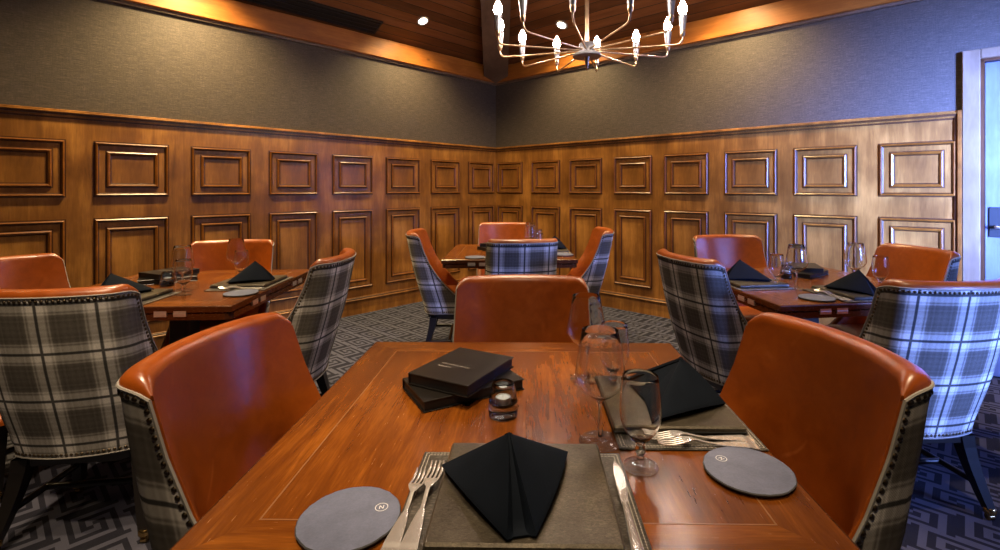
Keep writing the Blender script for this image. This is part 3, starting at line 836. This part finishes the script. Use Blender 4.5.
def make_menu(L, W, T, title):
    r = thing('menu_book')
    for nm, z0, z1 in (('back_cover', 0, .003), ('front_cover', T-.003, T)):
        m = M(); m.box(-W/2, W/2, -L/2, L/2, z0, z1, 0, .001); cv = m.build(nm, 'menu_black', r)
    m = M(); m.box(-W/2-.0015, -W/2+.002, -L/2, L/2, 0, T, 0, .001); m.build('spine', 'menu_black', r)
    m = M(); m.box(-W/2+.002, W/2-.004, -L/2+.004, L/2-.004, .003, T-.003); m.build('pages', 'bulk_black', r)
    if title:
        m = M(); rnd = random.Random(5); z = T+.0002       # two lines of small lettering, too small to read in the photo
        for (x0, x1, y, h) in ((-.055, .022, -.018, .0065), (-.055, -.020, -.035, .0062)):
            x = x0
            while x < x1:
                wl = rnd.choice((.0032, .0040, .0044)); k = rnd.random(); s = .0009
                m.add([(x, y, z), (x+s, y, z), (x+s, y+h, z), (x, y+h, z)], [(0,1,2,3)])
                if k < .75: m.add([(x+wl-s, y, z), (x+wl, y, z), (x+wl, y+h, z), (x+wl-s, y+h, z)], [(0,1,2,3)])
                yy = y + (h-s)*rnd.choice((0, .5, 1)); m.add([(x, yy, z), (x+wl, yy, z), (x+wl, yy+s, z), (x, yy+s, z)], [(0,1,2,3)])
                x += wl + .0019
                if rnd.random() < .12: x += .004
        m.build('title', 'silver_print', r)
    return r
mat_p = make_placemat(); chg_p = make_charger(); nap_p = make_napkin(); fork_p = make_fork('dinner_fork', .215, .0255); sfork_p = make_fork('salad_fork', .190, .0245)
knf_p = make_knife(); plt_p = make_plate(); wine_p = make_wine(); gob_p = make_goblet(); vot_p = make_votive()
menuA = make_menu(.218, .172, .028, True); menuB = make_menu(.262, .158, .026, False)
FIRST = {}
def put(proto, k, x, y, rz, z, label, cat, group):
    X, Y, a = tl(k, x, y); f = proto.name not in FIRST; FIRST[proto.name] = 1
    return place(proto, f, (X, Y, z), a + R(rz), label, cat, group)
E_ = .0006
WHERE = {'near': 'near table', 'left': 'left table', 'right': 'right table', 'corner': 'corner table'}
SIDE = {('near', 0): 'nearest place setting', ('near', 1): 'right-hand place setting of near table'}
for k in TB:
    W_ = WHERE[k]
    # settings: (origin x, y in table coordinates, rotation, side word, full ware list)
    if k == 'right': sets = [(.02, -.335, 0, 'front'), (-.335, 0, -90, 'left')]
    elif k == 'left': sets = [(-.08, -.335, 0, 'front'), (.335, .01, 90, 'right')]
    else: sets = [(.006, -.341, 0, 'front'), (.335, .0, 90, 'right')]
    for (sx, sy, sr, side) in sets:
        def at(x, y): a = R(sr); return sx + x*cos(a) - y*sin(a), sy + x*sin(a) + y*cos(a)
        seat = '%s side of the %s' % (side, W_)
        g = 'place settings'
        put(mat_p, k, *at(0, 0), sr, TZ+E_, 'dark textured placemat with stitched border at the ' + seat, 'placemat', 'placemats')
        put(chg_p, k, *at(.006, .010), sr, TZ+.0045, 'square grey-brown leather charger at the ' + seat, 'charger', 'leather chargers')
        put(nap_p, k, *at(-.010, -.006), sr + (12 if k == 'near' and side == 'front' else 4), TZ+.0220, 'black pyramid-folded napkin on charger at the ' + seat, 'napkin', 'folded napkins')
        put(fork_p, k, *at(-.152, -.125), sr - 1, TZ+.0045, 'silver dinner fork beside the charger at the ' + seat, 'fork', 'dinner forks')
        put(sfork_p, k, *at(-.1765, -.122), sr - 2, TZ+.0045, 'smaller outer silver fork at placemat edge, ' + seat, 'fork', 'salad forks')
        if side == 'front' and k in ('near',):
            put(knf_p, k, *at(.160, -.128), sr - 1.5, TZ+.0045, 'silver table knife right of the charger on near placemat', 'knife', None)
        pp = (-.256, -.050) if side == 'front' else (-.255, -.070)
        put(plt_p, k, *at(*pp), sr + (15 if side == 'front' else 35), TZ+E_, ('round grey slate bread plate with circled letter at the ' if k == 'near' else 'round grey slate bread plate at the ') + seat, 'plate', 'slate bread plates')
        wp, gp = ((.155, .192), (.214, .103)) if side == 'front' else ((.166, .164), (.100, .103))
        put(wine_p, k, *at(*wp), sr, TZ+E_, 'tall empty wine glass at the ' + seat, 'wine glass', 'wine glasses')
        put(gob_p, k, *at(*gp), sr, TZ+E_, 'short-stemmed empty water goblet at the ' + seat, 'water glass', 'water goblets')
    mx, my, vx, vy = {'near': (-.145, .11, -.037, -.040), 'left': (-.16, .13, -.075, -.02), 'right': (.15, .20, -.03, .10), 'corner': (-.12, .12, -.04, -.03)}[k]
    put(menuB, k, mx+.002, my-.010, -61 + 2, TZ+E_, 'lower black menu book of the stack on the ' + W_, 'menu', 'black menu books')
    put(menuA, k, mx, my+.008, -27, TZ+.0275, 'upper black menu book with silver title on the ' + W_ if k == 'near' else 'upper black menu book of the stack on the ' + W_, 'menu', 'black menu books')
    put(vot_p, k, vx, vy, 0, TZ+E_, 'small glass candle holder with tealight on the ' + W_, 'candle holder', 'glass candle holders')

# ------------------------------------------------------------------ chandelier
D0 = 3.1; CHX = 67/492*D0; CHZ = 1.25 + .28*D0; CR = .185*D0
ch = thing('chandelier', 'brass many-armed chandelier with glowing candle bulbs over the room', 'chandelier', None, (CHX, D0, CHZ))
m = M(); m.lathe([(.0005, -.038), (.086, -.038), (.090, -.034), (.090, -.022), (.084, -.018), (.055, -.016), (.050, .045), (.044, .052), (.018, .056), (.0005, .056)], 32); m.build('hub', 'brushed_grey', ch, 40)
m = M(); m.lathe([(.0005, -.125), (.004, -.12), (.013, -.075), (.017, -.050), (.017, -.038)], 16); m.build('finial', 'satin_gold', ch, 40)
apex = ZC + SLOPE*(min((Vector((CHX, D0, 0))-Vector((CX,CY,0))).dot(dR), (Vector((CHX, D0, 0))-Vector((CX,CY,0))).dot(dL)))
m = M(); m.tube([(0,0,.05), (0,0,apex-CHZ)], .013, 10); m.build('rod', 'satin_gold', ch, 40)
m = M(); m.lathe([(.012, apex-CHZ-.10), (.07, apex-CHZ-.06), (.075, apex-CHZ-.0)], 24); m.build('canopy', 'satin_gold', ch, 40)
am = M(); am.tube([(.045, 0, .004), (CR-.05, 0, 0), (CR-.025, 0, .003), (CR-.010, 0, .012), (CR-.002, 0, .028), (CR, 0, .052)], .0058, 8)
cup = M(); cup.lathe([(.007, .045), (.013, .052), (.016, .075), (.0145, .083)], 16, c=(CR, 0, 0), cap=True)
slv = M(); slv.lathe([(.0145, .083), (.019, .12), (.024, .165), (.0245, .172), (.012, .175)], 18, c=(CR, 0, 0))
blb = M(); blb.lathe([(.010, .172), (.020, .186), (.027, .205), (.024, .226), (.015, .248), (.006, .264), (.0005, .270)], 14, c=(CR, 0, 0))
protos = None
for i in range(12):
    a = R(15 + 30*i)
    if protos is None:
        pa = am.build('arm', 'satin_gold', ch, 50); pc = cup.build('cup', 'satin_gold', pa, 40); ps = slv.build('sleeve', 'brushed_grey', pa, 40); pb = blb.build('bulb', 'bulb', pa, 60)
        protos = (pa, pc, ps, pb); A = pa
    else:
        A = pa.copy(); COL.objects.link(A); A.parent = ch
        for o in protos[1:]:
            c = o.copy(); COL.objects.link(c); c.parent = A
    A.rotation_euler = (0, 0, a)

# ------------------------------------------------------------------ light
def lamp(kind, name, loc, energy, color, target=None, **k):
    d = bpy.data.lights.new(name, kind); d.energy = energy; d.color = color
    for a, v in k.items(): setattr(d, a, v)
    o = bpy.data.objects.new(name, d); COL.objects.link(o); o.location = loc
    if target is not None: o.rotation_euler = (Vector(target)-Vector(loc)).to_track_quat('-Z', 'Y').to_euler()
    return o
WARM = (1, .74, .36); WARM2 = (1, .76, .49)
def wash(side, t, e, dist=.50, tz=.85, size=125):
    along, inn = (dL, dR) if side == 'L' else (dR, dL)
    p = Vector((CX, CY, 0)) + along*t + inn*dist; p.z = ZC + dist*SLOPE - .03
    q_ = Vector((CX, CY, 0)) + along*t + inn*.16; q_.z = tz
    lamp('SPOT', 'wall_washer', p, e, WARM, q_, spot_size=R(size), spot_blend=1, shadow_soft_size=.08)
for t_, e in ((1.425, 250), (3.40, 400), (5.2, 60)): wash('L', t_, e)
for t_, e in ((1.346, 200), (3.05, 270)): wash('R', t_, e)
def down(x, y, e, size=70, col=WARM2, z=3.3, soft=.06):
    lamp('SPOT', 'downlight', (x, y, z), e, col, (x, y, 0), spot_size=R(size), spot_blend=.8, shadow_soft_size=soft)
down(-1.0, .85, 370, 48)
down(1.12, .9, 290, 46)
down(0, 1.1, 320, 27)
down(.1, 2.35, 150, 62)  # unseen spot added to brighten the far chair and corner plaid back
down(.08, 1.66, 120, 24)  # extra unseen spot, put in to lift the dark far chair
lamp('SPOT', 'downlight', (0, -.6, 3.2), 95, WARM2, (0, 1.0, .7), spot_size=R(58), spot_blend=.8, shadow_soft_size=.06)  # fill added above the camera for chair sides and tableware
lamp('SPOT', 'downlight', (-1.25, .2, 3.2), 200, WARM2, (-1.5, 1.6, .6), spot_size=R(44), spot_blend=.8, shadow_soft_size=.06)  # unseen warm fill, added to lighten the left plaid chair back
down(-1.7, 2.3, 290, 80)
down(1.4, 2.5, 200, 75)
down(-.1, 4.0, 260, 80)
# daylight through the window behind the camera on the right
wc = Vector((CX, CY, 0)) + dR*(LEN-.02) + dL*((WA0+WA1)/2); wc.z = (WZ0+WZ1)/2
BLUE = (.17, .30, 1.0)
wl = lamp('AREA', 'window_daylight', wc, 15, BLUE, Vector((CX, CY, 1.0)) + dR*4.6 + dL*.6, shape='RECTANGLE', size=WA1-WA0, size_y=WZ1-WZ0, spread=R(80))
w1 = wc + dL*.85
lamp('AREA', 'window_beam_on_door', w1, 175, BLUE, Vector((CX, CY, 1.35)) + dR*4.75, shape='RECTANGLE', size=.6, size_y=1.4, spread=R(34))  # narrow beam added at the window to put blue on the door
wc2 = wc + dL*.6; wc2.z = 1.35
lamp('AREA', 'window_beam_on_chair', wc2, 12, BLUE, Vector((CX, CY, .62)) + dR*4.5 + dL*2.1, shape='RECTANGLE', size=.7, size_y=.5, spread=R(27))  # second narrow beam, added to turn the right chair back blue
w_ = bpy.data.worlds.new('World'); SC.world = w_; w_.use_nodes = True
w_.node_tree.nodes['Background'].inputs[0].default_value = (.5, .6, .9, 1); w_.node_tree.nodes['Background'].inputs[1].default_value = .15

# ------------------------------------------------------------------ camera
cam = bpy.data.cameras.new('Camera'); co = bpy.data.objects.new('Camera', cam); COL.objects.link(co)
co.location = (0, 0, 1.25); co.rotation_euler = (pi/2, 0, 0)
cam.sensor_fit = 'HORIZONTAL'; cam.sensor_width = 36; cam.lens = 36*492/1000; cam.shift_x = -20/1000; cam.shift_y = -86/1000; cam.clip_start = .02
SC.camera = co
vs = SC.view_settings; vs.view_transform = 'Standard'; vs.look = 'None'; vs.gamma = 1; vs.exposure = 0; vs.use_curve_mapping = False
